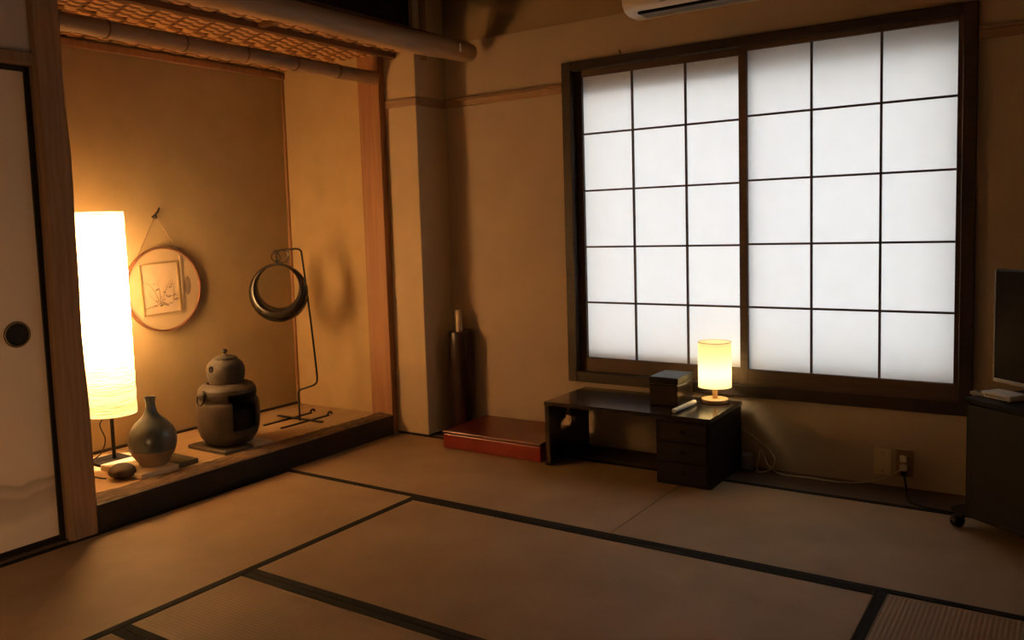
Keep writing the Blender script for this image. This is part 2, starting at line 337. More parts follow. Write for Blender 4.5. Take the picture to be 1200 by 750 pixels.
# posts
random.seed(5)
def wavy_post(name, x0, x1, y0, y1, z0, z1, m, label, amp=0.004):
    bm = new(); rows = []; n = 26
    for i in range(n+1):
        z = z0+(z1-z0)*i/n; a = amp*math.sin(i*0.55)+amp*0.5*math.sin(i*1.3+1); b = amp*math.sin(i*0.4+2)
        c = 0.014
        P = [(x0+c,y0+b),(x1-c,y0+b),(x1,y0+c+b),(x1,y1-c+a),(x1-c,y1+a),(x0+c,y1+a),(x0,y1-c+a),(x0,y0+c+b)]
        rows.append([bm.verts.new((*p, z)) for p in P])
    for i in range(n):
        for k in range(8): bm.faces.new((rows[i][k], rows[i][(k+1)%8], rows[i+1][(k+1)%8], rows[i+1][k]))
    bm.faces.new(list(reversed(rows[0]))); bm.faces.new(rows[-1])
    return struct(name, bm, m, label, smooth=True)
wavy_post('trim_10', -0.13, 0.014, -2.058, -1.934, 0.0, 2.70, M_post, 'brown wooden post between sliding door and alcove')
struct('trim_11', box(-0.172, -0.006, TY-0.006, CY-0.001, 0.0, 2.25, bev=0.003), M_redpost, 'reddish wooden post at the right of the alcove')

# ---- wall above the sliding doors, closet back, lintel, threshold
struct('wall_left', box(-0.10, -0.004, -4.7, -2.058, 1.935, 2.70), M_wall, 'plaster wall above the sliding doors')
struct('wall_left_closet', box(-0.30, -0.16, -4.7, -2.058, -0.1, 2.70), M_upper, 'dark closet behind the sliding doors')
bm = new(); bx(bm, -0.10, 0.012, -4.7, -2.055, 1.912, 1.960, bev=0.006, seg=2)
struct('trim_12', bm, M_post, 'wooden lintel above the sliding doors')
struct('trim_13', box(-0.16, 0.0, -4.7, -2.058, -0.05, 0.010, bev=0.002), M_plank, 'wooden threshold under the sliding doors')
def fusuma(name, y0, y1, x, pull_y, label):
    z0, z1 = 0.011, 1.911; fw = 0.022
    cy = (y0+y1)/2
    o = obj(name, box(x-0.018, x, y0+fw-cy, y1-fw-cy, z0+fw-0.0, z1-fw), M_fus, loc=(0, cy, 0)); o['kind'] = 'structure'; o['label'] = label
    for a in ((y0, y0+fw, z0, z1), (y1-fw, y1, z0, z1)):
        obj('frame_stile', box(x-0.024, x+0.007, a[0]-cy, a[1]-cy, a[2], a[3], bev=0.002), M_kam, o)
    for a in ((z0, z0+fw), (z1-fw, z1)):
        obj('frame_rail', box(x-0.024, x+0.006, y0+fw-cy, y1-fw-cy, a[0], a[1], bev=0.002), M_kam, o)
    bm = new(); lathe(bm, [(0.049,0),(0.051,0.004),(0.047,0.007),(0.041,0.005),(0.040,0.001),(0.0,0.0005)], seg=36, cap=False)
    bmesh.ops.rotate(bm, verts=bm.verts, matrix=Matrix.Rotation(math.radians(90), 3, 'Y'))
    p = obj('door_pull', bm, M_metalblk, o, smooth=True, loc=(x, pull_y-cy, 0.870))
    bm = new()
    ring = [(0.006, 0.046*math.cos(2*math.pi*i/40), 0.046*math.sin(2*math.pi*i/40)) for i in range(40)]
    tube(bm, ring, 0.0022, seg=6, closed=True); obj('brass_ring', bm, M_gold, p, smooth=True)
    return o
fusuma('door_1', -2.995, -2.0585, -0.030, -2.182, 'papered sliding door with a round dark pull')
fusuma('door_2', -3.90, -2.970, -0.066, -3.75, 'second papered sliding door farther left')
struct('wall_left_end', box(-0.16, -0.02, -4.7, -3.9, 0.010, 1.912), M_wall, 'plaster wall beyond the sliding doors')

# ---- canopy above the alcove: woven panel, battens, log and bamboo
CZ = 2.243
can = struct('ceiling_alcove', box(TX, 0.47, -2.06, CY-0.001, CZ+0.012, CZ+0.04), M_batten, 'woven canopy ceiling over the alcove')
random.seed(11)
def woven(m, name, sel):
    bm = new(); L_, W_ = 0.074, 0.033
    rows = int((0.46-TX)/W_)
    for r in range(rows):
        x0 = TX+0.004+r*W_; sh = (r % 2)*L_+((r//2) % 4)*L_*0.25
        k = 0; y = -2.05-sh
        while y < CY-0.006:
            a, b = max(y, -2.05), min(y+L_, CY-0.006)
            if b-a > 0.006 and k % 2 == sel:
                dz = 0.0 if sel == 0 else 0.0045
                jx = random.uniform(-0.0008, 0.0008)
                za, zb = CZ+dz, CZ+dz
                v = [bm.verts.new(p) for p in ((x0+jx, a+0.003, za+0.004), (x0+jx+W_-0.002, a+0.003, za+0.004), (x0+jx+W_-0.002, b-0.003, za+0.004), (x0+jx, b-0.003, za+0.004),
                      (x0+jx+0.001, a+(b-a)*0.25, za-0.0012), (x0+jx+W_-0.003, a+(b-a)*0.25, za-0.0012), (x0+jx+W_-0.003, a+(b-a)*0.75, za-0.0012), (x0+jx+0.001, a+(b-a)*0.75, za-0.0012))]
                for q in ((0,1,5,4),(1,2,6,5),(2,3,7,6),(3,0,4,7),(4,5,6,7)): bm.faces.new([v[i] for i in q])
            y += L_; k += 1
    o = obj(name, bm, m, can); o['kind'] = 'stuff'; return o
woven(M_weave, 'woven_strips', 0)
woven(M_weave2, 'woven_strips', 1)
obj('batten', box(0.055, 0.095, -2.05, CY-0.003, CZ-0.030, CZ+0.006, bev=0.003), M_batten, can)
obj('batten', box(0.095, 0.40, -1.02, -0.985, CZ-0.022, CZ+0.006, bev=0.003), M_batten, can)
obj('batten', box(0.36, 0.40, -2.05, CY-0.003, CZ-0.022, CZ+0.006, bev=0.003), M_batten, can)
struct('wall_left_upper', box(0.14, 0.20, -4.7, CY-0.001, CZ+0.041, 2.70), M_upper, 'boarded wall above the canopy, its dark colour standing for canopy shade')
# log pole
bm = new(); pts = []; N_ = 40
for i in range(N_+1):
    t = i/N_; y = -2.55+t*(0.17+2.55)
    pts.append((0.485+0.004*math.sin(i*0.5), y, 2.222-0.022*math.sin(t*math.pi*0.95)+0.004*math.sin(i*0.37)))
tube(bm, pts, lambda t: 0.056+0.003*math.sin(t*9)-(0.010 if t > 0.992 else 0), seg=24)
log = tag(obj('log_beam', bm, M_log, smooth=True), 'long peeled round log along the front edge of the woven canopy', 'beam')
bm = new(); bx(bm, 0.5395, 0.5435, -0.002, 0.010, 2.195, 2.240, bev=0.001)
obj('white_tag', bm, M_white, log)['label'] = 'small white sliver fixed to the log'
# bamboo lintel
bl = thing('bamboo_lintel', 'weathered bamboo pole spanning the top of the alcove opening', 'bamboo pole', (-0.03, -1.94, 2.112))
nodes = [0.0, 0.215, 0.59, 0.935, 1.255, 1.56, 1.865]
for i in range(len(nodes)-1):
    a, b = nodes[i], nodes[i+1]; n = 8
    bm = new(); tube(bm, [(0.002*math.sin(i), a+(b-a)*k/n, 0.0015*math.cos(i*2)) for k in range(n+1)], lambda t: 0.0385-0.0014*math.sin(t*math.pi)-(0.0014 if (t < 0.01 or t > 0.99) else 0), seg=20)
    obj('segment', bm, M_bamboo, bl, smooth=True)
    if 0 < i:
        bm = new(); tube(bm, [(0, a-0.004, 0), (0, a+0.004, 0)], 0.0397, seg=20); obj('node_ring', bm, M_batten, bl, smooth=True)

# ================================================================ WINDOW (paper screens)
bm = new(); fw = 0.055; yf = YW-0.022
bx(bm, WX0, WX0+fw, yf, YW+0.074, WZ0, WZ1, bev=0.003); bx(bm, WX1-fw, WX1, yf, YW+0.074, WZ0, WZ1, bev=0.003)
bx(bm, WX0+fw, WX1-fw, yf, YW+0.074, WZ1-0.046, WZ1, bev=0.003); bx(bm, WX0+fw, WX1-fw, yf, YW+0.074, WZ0, WZ0+0.056, bev=0.003)
win = struct('window_1', bm, M_dkwood, 'large dark wood window with two sliding paper screens')
def sash(x0, x1, z0, z1, px0, px1, pz0, pz1, y, label):
    # y = room-side face of the sash
    d = 0.026
    bm = new()
    bx(bm, x0, px0, y, y+d, z0, z1, bev=0.0015); bx(bm, px1, x1, y, y+d, z0, z1, bev=0.0015)
    bx(bm, px0, px1, y, y+d, pz1, z1, bev=0.0015); bx(bm, px0, px1, y, y+d, z0, pz0, bev=0.0015)
    s = obj('paper_screen', bm, M_sash, win); s['label'] = label
    kx = [px0+(px1-px0)*i/3 for i in range(4)]; kz = [pz0+(pz1-pz0)*i/5 for i in range(6)]
    w = 0.0050
    for i in (1, 2): obj('lattice_bar', box(kx[i]-w, kx[i]+w, y+0.006, y+0.018, pz0, pz1), M_sash, s)
    for j in (1, 2, 3, 4): obj('lattice_bar', box(px0, px1, y+0.0065, y+0.0175, kz[j]-w, kz[j]+w), M_sash, s)
    for i in range(3):
        for j in range(5):
            obj('pane', box(kx[i], kx[i+1], y+0.0181, y+0.0184, kz[j], kz[j+1]), M_shoji, s)
    return s
ZB, ZT = WZ0+0.056, WZ1-0.046
sash(WX0+fw, 2.062, ZB, ZT, 1.140, 2.024, 0.488, 2.020, YW+0.026, 'left paper screen, set behind the other')
sash(2.016, WX1-fw, ZB, ZT, 2.056, 2.955, 0.490, 2.030, YW-0.006, 'right paper screen, nearer the room')
bm = new(); tube(bm, [(1.395, YW-0.001, 2.108), (1.395, YW-0.020, 2.112), (1.395, YW-0.024, 2.124)], 0.003, seg=6)
tag(obj('wall_hook', bm, M_metalblk, smooth=True), 'tiny dark hook just above the window frame', 'hook')

# ================================================================ FLOOR LAMP in the alcove
lx, ly = -0.600, -1.490
fl = thing('floor_lamp', 'tall glowing white paper cylinder lamp on a thin black stem', 'lamp', (lx, ly, TZ))
S0, S1, SR = 0.355-TZ, 1.362-TZ, 0.121
bm = new(); lathe(bm, [(SR+0.0012*math.sin(i*1.7)+0.001*random.uniform(-1,1), S0+(S1-S0)*i/44) for i in range(45)], seg=56, cap=False)
obj('lamp_shade', bm, M_fpaper, fl, smooth=True)
for z in (S0+0.002, S1-0.002):
    bm = new(); tube(bm, [((SR-0.003)*math.cos(2*math.pi*i/40), (SR-0.003)*math.sin(2*math.pi*i/40), z) for i in range(40)], 0.0025, seg=6, closed=True)
    h = obj('shade_hoop', bm, M_white, fl, smooth=True)
bm = new(); lathe(bm, [(SR-0.004, S1-0.012), (0.0, S1-0.012)], seg=40, cap=False); obj('top_paper', bm, M_cap, fl)
bm = new()
for k in range(3):
    a = k*2*math.pi/3+0.3; tube(bm, [(0.006*math.cos(a), 0.006*math.sin(a), S0+0.004), ((SR-0.004)*math.cos(a), (SR-0.004)*math.sin(a), S0+0.004)], 0.002, seg=6)
obj('shade_spider', bm, M_metalblk, fl, smooth=True)
obj('base', box(-0.095, 0.125, -0.10, 0.075, 0.0, 0.016, bev=0.003), M_soot, fl)
bm = new(); lathe(bm, [(0.009,0.016),(0.009,S0+0.10)], seg=16); obj('stem', bm, M_metalblk, fl, smooth=True)
def bulb_light(parent, z, w, col, r=0.035):
    l = bpy.data.lights.new('bulb_light', 'POINT'); l.energy = w; l.color = col; l.shadow_soft_size = r
    o = bpy.data.objects.new('bulb_light', l); COL.objects.link(o); o.parent = parent; o.location = (0,0,z)
    return o
for zb in (S0+0.52, S0+0.68): bulb_light(fl, zb, FLOOR_LAMP_W, (1.0,0.66,0.34))
bm = new(); tube(bm, smooth_path([(-0.006,-0.004,S0+0.004), (-0.022,-0.05,0.20), (-0.01,-0.035,0.12), (-0.03,-0.05,0.05), (-0.05,-0.09,0.02), (-0.06,-0.12,0.004), (0.10,-0.19,0.004), (0.20,-0.21,0.004), (0.26,-0.20,0.004)]), 0.003, seg=6)
obj('cord', bm, M_metalblk, fl, smooth=True)

# ================================================================ square floor lantern, unseen, added to light the sliding doors and left floor
an = thing('fill_lantern', 'unseen fill lantern, papered only towards the sliding doors to steer its light', 'lamp', (1.50, -3.50, 0.0))
hw, h0, h1 = 0.12, 0.20, 0.58
for sx in (-1, 1):
    for sy in (-1, 1): obj('leg', box(sx*hw-0.011, sx*hw+0.011, sy*hw-0.011, sy*hw+0.011, 0.0025, h1+0.03, bev=0.002), M_kam, an)
for z in (h0-0.011, h1-0.011):
    for s_ in (-1, 1):
        obj('frame_rail', box(-hw+0.011, hw-0.011, s_*hw-0.008, s_*hw+0.008, z, z+0.022), M_kam, an); obj('frame_rail', box(s_*hw-0.008, s_*hw+0.008, -hw+0.011, hw-0.011, z, z+0.022), M_kam, an)
bm = new(); P4 = [(-hw+0.004,-hw+0.004),(hw-0.004,-hw+0.004),(hw-0.004,hw-0.004),(-hw+0.004,hw-0.004)]
lo = [bm.verts.new((*p, h0)) for p in P4]; hi = [bm.verts.new((*p, h1)) for p in P4]
bm.faces.new((lo[3], lo[0], hi[0], hi[3]))
bmesh.ops.delete(bm, geom=[v for v in bm.verts if not v.link_faces], context='VERTS')
for a in ((-hw+0.012, hw-0.004, -hw-0.004, -hw+0.004), (-hw+0.012, hw-0.004, hw-0.004, hw+0.004), (hw-0.004, hw+0.004, -hw+0.004, hw-0.004)):
    obj('light_shield', box(*a, h0, h1), M_kam, an)  # boards added to keep the lantern's light off the window wall
obj('bottom_board', box(-hw+0.012, hw-0.005, -hw+0.005, hw-0.005, h0+0.012, h0+0.020), M_kam, an); obj('top_board', box(-hw+0.012, hw-0.005, -hw+0.005, hw-0.005, h1-0.020, h1-0.012), M_kam, an)
obj('paper_shade', bm, paper_mat('fill_lantern_paper', (0.4,0.36,0.28), (0.5,0.45,0.35), (1.0,0.58,0.28), FILL_LANTERN_L), an)
# ================================================================ small dark ornament, vase, slabs
bm = new(); bmesh.ops.create_uvsphere(bm, u_segments=28, v_segments=16, radius=1.0)
random.seed(2)
for v in bm.verts:
    k = 1+0.03*math.sin(v.co.x*7+1)*math.cos(v.co.y*6)
    v.co = Vector((v.co.x*0.066*k, v.co.y*0.060*k, v.co.z*0.040*(1.0 if v.co.z > 0 else 0.72)))
tag(obj('stone_ornament', bm, M_stone, smooth=True, loc=(-0.285, -1.640, TZ+0.031)), 'small dark oval stone ornament on the alcove floor in front of the vase slab', 'ornament')
s1 = box(-0.17, 0.17, -0.10, 0.10, 0.0, 0.026, bev=0.004, seg=2)
tag(obj('stone_slab', s1, M_slab, loc=(-0.345, -1.515, TZ)), 'cream stone slab under the grey bottle vase', 'slab')
s2 = box(-0.155, 0.155, -0.058, 0.058, 0.0, 0.024, bev=0.004, seg=2)
tag(obj('stone_slab', s2, M_slabdk, loc=(-0.345, -1.353, TZ)), 'dark slate slab behind the cream slab, beside the grey vase', 'slab')
vz = thing('bottle_vase', 'grey green glazed bottle vase with a narrow neck on a cream slab', 'vase', (-0.280, -1.478, TZ+0.0265))
k = 0.00390
prof = [(15,0),(17,2),(18,5),(24,13),(27,20)]
bm = new(); lathe(bm, [(r*k, z*k) for r, z in prof], seg=40); obj('foot', bm, M_vasefoot, vz, smooth=True)
prof = [(27.1,20),(28.3,26),(28.6,32),(27.6,39),(24.5,46),(19.5,52.5),(14,57.5),(9.5,62),(7.0,67),(5.8,73),(5.4,78),(5.8,81.5),(6.8,83.5),(6.6,84.5),(5.2,84),(4.5,80),(4.5,70)]
bm = new(); lathe(bm, [(r*k, z*k) for r, z in prof], seg=40, cap=False); obj('body', bm, M_vase, vz, smooth=True)

# ================================================================ brazier and kettle
tag(obj('brazier_tile', box(-0.155, 0.155, -0.088, 0.088, 0.0, 0.020, bev=0.003), M_slabdk, loc=(-0.325, -1.063, TZ)), 'dark flat tile under the front of the brazier', 'tile')
tag(obj('brazier_board', box(-0.150, 0.150, -0.056, 0.056, 0.0, 0.018, bev=0.003), M_slab, loc=(-0.300, -0.915, TZ)), 'pale board under the far side of the brazier', 'board')
k = 0.00410
KX, KY = -0.315, -1.010
fu = thing('tea_brazier', 'dark rounded clay tea brazier with ring handles and an open front', 'brazier', (KX, KY, TZ+0.0205))
prof = [(22,0),(29,3),(35,11),(38.2,21),(39.3,33),(39.4,45),(38.8,53),(37.6,55.5),(34.9,56.5),(34.7,58),(36.2,62),(36.6,67),(35.4,72),(32,76),(27,78.5),(24,79)]
def opening(a, z):
    a = (a+math.pi) % (2*math.pi)-math.pi
    return abs(a) < (0.50 if z < 57*k else 0.60) and 22*k < z < 67*k
bm = new()
pf = []
for i in range(len(prof)-1):
    for j in range(5):
        t = j/5; pf.append((prof[i][0]*(1-t)+prof[i+1][0]*t, prof[i][1]*(1-t)+prof[i+1][1]*t))
pf.append(prof[-1])
lathe(bm, [(r*k, z*k) for r, z in pf], seg=112, cap=False, skip=opening)
body = obj('body', bm, M_clay, fu, smooth=True)
sm = body.modifiers.new('thickness', 'SOLIDIFY'); sm.thickness = 0.014; sm.offset = -1
bm = new(); lathe(bm, [(r*k, z*k) for r, z in [(21,1),(30,8),(33,24),(33.2,40),(30,46),(0,48)]], seg=40); obj('ash_bed', bm, M_soot, fu, smooth=True)
for k3 in range(3):
    a = k3*2*math.pi/3+math.pi/3; bm = new(); lathe(bm, [(0.014,-0.001),(0.018,0.02),(0.02,0.03)], (0.085*math.cos(a),0.085*math.sin(a),0), seg=14); obj('foot', bm, M_clay, fu, smooth=True)
for s in (-1, 1):
    yy = s*37.0*k; bm = new(); bmesh.ops.create_uvsphere(bm, u_segments=16, v_segments=10, radius=0.027)
    for v in bm.verts: v.co.y *= 0.8
    lug = obj('handle_boss', bm, M_clay, fu, smooth=True, loc=(0, yy*0.99, 68*k))
    bm = new(); tube(bm, [(0.026*math.cos(t*2*math.pi/28), s*(0.010+0.010*(1-math.sin(t*2*math.pi/28))/2), -0.020+0.028*math.sin(t*2*math.pi/28)) for t in range(28)], 0.0052, seg=8, closed=True)
    obj('ring_handle', bm, M_metalblk, lug, smooth=True)
ke = thing('iron_kettle', 'round cast iron kettle with a small knobbed lid sitting on the brazier', 'kettle', (KX, KY, TZ+0.0205+76.8*k))
prof = [(19.8,-6),(20.5,-1),(21.3,3),(23.0,9),(23.8,16),(23.4,22),(21.5,27),(18,30.5),(15.5,32),(15.2,33.2)]
bm = new(); lathe(bm, [(r*k, z*k) for r, z in prof], seg=48); obj('body', bm, M_iron, ke, smooth=True)
prof = [(15.0,33.0),(15.0,34.2),(12.5,35.2),(8,36.8),(3.0,37.6),(1.6,38.2),(1.5,39.6),(3.0,40.8),(3.7,42.3),(3.2,44),(1.6,45),(0,45.2)]
bm = new(); lathe(bm, [(r*k, z*k) for r, z in prof], seg=40); obj('lid', bm, M_iron, ke, smooth=True)
for a in (-1.5, 1.64):
    bm = new(); tube(bm, [(0.010*math.cos(t*2*math.pi/18), 0.0, 0.012*math.sin(t*2*math.pi/18)) for t in range(18)], 0.0058, seg=8, closed=True)
    o = obj('lug', bm, M_soot, ke, smooth=True, loc=(23.0*k*math.cos(a), 23.0*k*math.sin(a), 22*k)); o.rotation_euler = (0, 0, a+math.pi/2)

# ================================================================ ring stand with hanging crescent vessel
E_ = Vector((0.83, 0.56, 0)).normalized()
SX, SY = -0.430, -0.420
st = thing('hanging_stand', 'thin black iron stand with a bent rod, in the alcove corner', 'stand', (SX, SY, TZ))
def sp(e, z, d=0.0): return (E_.x*e+E_.y*d, E_.y*e-E_.x*d, z)
px = 0.00500
rod = [(351,491),(350,470),(349.4,458),(351.5,454.2),(358,452),(366,449.5),(370.5,446.5),(371.5,441),(370.5,430),(364,375),(358,330),(353,294.5),(351.4,289.6),(347,287.6),(338,288.0),(328,288.6),(320,290)]
# straighten by the picture's lean of true verticals (about 10 px over 1 m)
rp = []
for x, y in rod:
    z = (491-y)*0.00502; lean = 10.2*z/0.98
    rp.append(sp((x-351+lean)*px, z))
bm = new(); tube(bm, smooth_path(rp, 4), 0.0058, seg=10); obj('rod', bm, M_metalblk, st, smooth=True)
bm = new(); bx(bm, -0.095, -0.075, -0.20, 0.17, 0.0, 0.007, bev=0.0015); obj('base_bar', bm, M_metalblk, st)
bm = new(); bx(bm, 0.055, 0.075, -0.20, 0.17, 0.0, 0.007, bev=0.0015); obj('base_bar', bm, M_metalblk, st)
bm = new(); bx(bm, -0.19, 0.19, -0.012, 0.012, 0.0071, 0.014, bev=0.0015); obj('cross_bar', bm, M_metalblk, st)
for xx in (-0.085, 0.065):
    bm = new(); tube(bm, [(xx, 0.165+0.016-0.016*math.cos(t*math.pi/10), 0.006+0.016*math.sin(t*math.pi/10)) for t in range(11)], 0.006, seg=8); obj('curled_end', bm, M_metalblk, st, smooth=True)
tip = Vector(rp[-1])
rg = thing('crescent_vessel', 'dark bronze moon-shaped ring vessel hanging from the iron stand', 'vessel', (SX+tip.x, SY+tip.y, TZ+tip.z))
# local frame: origin at the hook tip; ring centre below
RC = (3.5*px, -0.243)   # e, z offset of ring centre
bm = new(); n = 72; rings = []
Ro, Ri, off = 0.174, 0.124, 0.036
for i in range(n):
    a = 2*math.pi*i/n; d = Vector((math.cos(a), math.sin(a)))
    ri = off*d.y+math.sqrt(Ri*Ri-(off*d.x)**2)
    rm, hw = (Ro+ri)/2, max(0.005, (Ro-ri)/2); dp = 0.010+hw*1.25
    ring = []
    for q in range(16):
        b = 2*math.pi*q/16; rr = rm+hw*math.cos(b); dd = dp*math.sin(b)*(1.0-0.25*math.cos(b))
        ring.append(bm.verts.new(sp(RC[0]+rr*d.x, RC[1]+rr*d.y, dd)))
    rings.append(ring)
for i in range(n):
    for q in range(16): bm.faces.new((rings[i][q], rings[i][(q+1)%16], rings[(i+1)%n][(q+1)%16], rings[(i+1)%n][q]))
obj('ring_body', bm, M_bronze, rg, smooth=True)
def hoop(name, e, z, r, tr, par, flat=0.0):
    bm = new(); tube(bm, [sp(e+r*math.cos(2*math.pi*t/28), z+r*math.sin(2*math.pi*t/28), flat*math.sin(2*math.pi*t/28)) for t in range(28)], tr, seg=8, closed=True)
    return obj(name, bm, M_bronze, par, smooth=True)
hoop('hanging_ring', 0.050, -0.030, 0.036, 0.0035, rg)
hoop('link', 0.012, -0.034, 0.026, 0.0032, rg, 0.010)
bm = new(); lathe(bm, [(0.0,-0.006),(0.008,0),(0.008,0.012),(0.004,0.026),(0.0,0.03)], sp(RC[0]-0.004, RC[1]+Ro-0.004), seg=14); obj('eyelet', bm, M_bronze, rg, smooth=True)

# ================================================================ round panel hung on the alcove wall
mx_, my, mz = TX+0.004, -1.010, 0.938
rpn = thing('round_wall_panel', 'round tan panel with a small framed ink drawing, hung by a string', 'wall panel', (mx_, my, mz))
R_ = 0.232
def disc(r, x0, x1, seg=56):
    bm = new(); lathe(bm, [(r,x0),(r,x1)], seg=seg); bmesh.ops.rotate(bm, verts=bm.verts, matrix=Matrix.Rotation(math.radians(90), 3, 'Y')); return bm
obj('board', disc(R_-0.006, 0.0, 0.016), M_board, rpn, smooth=True)
bm = new(); lathe(bm, [(R_-0.008,0.0),(R_+0.002,0.0),(R_+0.002,0.026),(R_-0.006,0.026),(R_-0.008,0.017)], seg=64, cap=False); bmesh.ops.rotate(bm, verts=bm.verts, matrix=Matrix.Rotation(math.radians(90), 3, 'Y'))
obj('rim', bm, M_rim, rpn, smooth=True)
def pyz(bm, rects, x0, x1):
    for a in rects: bx(bm, x0, x1, *a)
    return bm
A0, A1, Z0, Z1 = -0.138, 0.098, -0.135, 0.150
bm = pyz(new(), [(A0,A1,Z1-0.006,Z1),(A0,A1,Z0,Z0+0.006),(A0,A0+0.006,Z0+0.006,Z1-0.006),(A1-0.010,A1,Z0+0.006,Z1-0.006)], 0.016, 0.024)
pf_ = obj('picture_frame', bm, M_gold, rpn); pf_.rotation_euler = (math.radians(2.5), 0, 0)
obj('drawing_paper', box(0.0162, 0.0185, A0+0.006, A1-0.010, Z0+0.006, Z1-0.006), M_pic, pf_)
random.seed(21)
bm = new()
def stroke(pts, r): tube(bm, smooth_path([(0.0188, y, z) for y, z in pts], 4), lambda t: r*(1-0.8*t), seg=5)
stroke([(-0.03,-0.085),(-0.05,-0.03),(-0.085,0.03),(-0.12,0.05)], 0.0022); stroke([(-0.03,-0.085),(-0.03,-0.01),(-0.04,0.06)], 0.0020)
stroke([(-0.03,-0.085),(0.0,-0.02),(0.03,0.03),(0.05,0.05)], 0.0020); stroke([(-0.03,-0.085),(-0.07,-0.05),(-0.10,-0.01)], 0.0018)
stroke([(-0.12,-0.095),(-0.05,-0.08),(0.0,-0.088)], 0.0022); stroke([(0.05,-0.06),(0.06,0.0),(0.055,0.05)], 0.0018)
for i in range(26):
    y, z = random.gauss(-0.005, 0.045), random.gauss(-0.05, 0.045)
    if not (-0.12 < y < 0.07 and -0.11 < z < 0.10): continue
    stroke([(y, z), (y+random.uniform(0.006,0.018), z+random.uniform(-0.010,0.010)), (y+random.uniform(0.015,0.026), z+random.uniform(-0.012,0.012))], random.uniform(0.002,0.0042))
stroke([(-0.035,-0.088),(-0.01,-0.080),(0.015,-0.095)], 0.0075)
obj('ink_drawing', bm, M_ink, pf_)
obj('side_strip', box(0.016, 0.021, A1+0.006, A1+0.020, -0.14, 0.185), M_board, rpn)
bm = new(); lathe(bm, [(0.028,0.016),(0.026,0.0175)], seg=20); bmesh.ops.rotate(bm, verts=bm.verts, matrix=Matrix.Rotation(math.radians(90), 3, 'Y'))
for v in bm.verts: v.co.z *= 1.9; v.co.y *= 0.75; v.co.y += 0.150; v.co.z += 0.01
obj('dark_patch', bm, M_ink, rpn)
nail = (0.02, -0.030, 0.405)
bm = new(); tube(bm, [(0.010, -0.150, 0.172), nail], 0.0022, seg=6); tube(bm, [nail, (0.010, 0.135, 0.185)], 0.0022, seg=6)
obj('hanging_string', bm, M_string, rpn)
nl = thing('wall_nail', 'dark hooked nail holding the string of the round panel', 'nail', (mx_, my+nail[1], mz+nail[2]))
bm = new(); tube(bm, [(-0.006,0,-0.006),(0.020,0.0,0.004),(0.032,0.014,0.026),(0.030,0.024,0.044)], 0.0045, seg=8); obj('shank', bm, M_metalblk, nl, smooth=True)
bm = new(); bmesh.ops.create_icosphere(bm, subdivisions=2, radius=0.013); obj('knot', bm, M_metalblk, nl, smooth=True, loc=(0.020,0.0,-0.004))

# ================================================================ red box and wrapped roll
rb = thing('red_box', 'flat red lacquered box on the floor between column and desk', 'box', (0.785, 0.024, 0.0))
obj('body', box(-0.318, 0.322, -0.205, 0.212, 0.0012, 0.083, bev=0.005, seg=2), M_red, rb)
obj('lid', box(-0.322, 0.326, -0.209, 0.216, 0.0835, 0.101, bev=0.005, seg=2), M_redtop, rb)
for zz in (0.030, 0.055):
    obj('end_groove', box(0.3205, 0.3235, -0.190, 0.200, zz, zz+0.006), M_redtop, rb)
rl = thing('wrapped_roll', 'dark shiny wrapped roll standing in the corner behind the red box', 'roll', (0.338, 0.168, 0.0))
bm = new(); lathe(bm, [(0.052,0.02),(0.058,0.05),(0.065,0.15),(0.067,0.30),(0.068,0.45),(0.067,0.60),(0.064,0.612),(0.030,0.613),(0.028,0.60)], seg=36)
for v in bm.verts:
    a = math.atan2(v.co.y, v.co.x); f = 1+0.015*math.sin(a*5+v.co.z*4); v.co.x *= f; v.co.y *= f
obj('wrapping', bm, M_roll, rl, smooth=True)
bm = new(); lathe(bm, [(0.021,0.0012),(0.021,0.734),(0.019,0.740),(0.0,0.7405)], seg=24); obj('core_rod', bm, M_rod, rl, smooth=True)

# ================================================================ low desk
dk = thing('low_desk', 'low dark lacquered writing desk with a drawer cabinet, under the window', 'desk', (1.59, 0.012, 0.0))
X0, X1, Y0, Y1, H = -0.442, 0.442, -0.215, 0.222, 0.332
CBX = 0.172
obj('desk_top', box(X0, CBX-0.0005, Y0, Y1, H-0.020, H, bev=0.002), M_desk, dk)
# side panel with a gourd shaped cut-out
py0, py1, pz0, pz1 = Y0+0.006, Y1-0.010, 0.0, H-0.0205
cut = []
cc = (-0.015, 0.205)
outl = [(-0.040,-0.030),(-0.050,-0.020),(-0.048,-0.006),(-0.034,0.003),(-0.014,0.007),(-0.010,0.030),(0.0,0.056),(0.010,0.030),(0.014,0.007),(0.034,0.003),(0.048,-0.006),(0.050,-0.020),(0.040,-0.030),(0.0,-0.026)]
cut = [(cc[0]+u*1.55, cc[1]+v*1.55) for u, v in outl]
bm = new(); xs = (X0+0.002, X0+0.026)
outer = [(py0,pz0),(py0,pz1),(cc[0],pz1),(py1,pz1),(py1,pz0),(cc[0],pz0)]
faces = []
Lh = [cut[13]]+cut[0:7]           # bottom notch, left side, to top
Rh = cut[6:14]                    # top, right side, to bottom notch
for x in xs:
    fo = {}
    def V(p, x=x, fo=fo):
        if p not in fo: fo[p] = bm.verts.new((x, *p))
        return fo[p]
    bm.faces.new([V(p) for p in [(cc[0],pz0),(py0,pz0),(py0,pz1),(cc[0],pz1)]+list(reversed(Lh))])
    bm.faces.new([V(p) for p in [(cc[0],pz1),(py1,pz1),(py1,pz0),(cc[0],pz0)]+list(reversed(Rh))])
    faces.append(fo)
def bridge(loop):
    for i in range(len(loop)):
        a, b = loop[i], loop[(i+1) % len(loop)]
        bm.faces.new((faces[0][a], faces[0][b], faces[1][b], faces[1][a]))
bridge(outer); bridge(cut)
obj('side_panel', bm, M_desk, dk)
obj('foot_rail', box(X0+0.001, X0+0.034, Y0+0.001, Y1-0.006, 0.0, 0.014, bev=0.002), M_desk, dk)
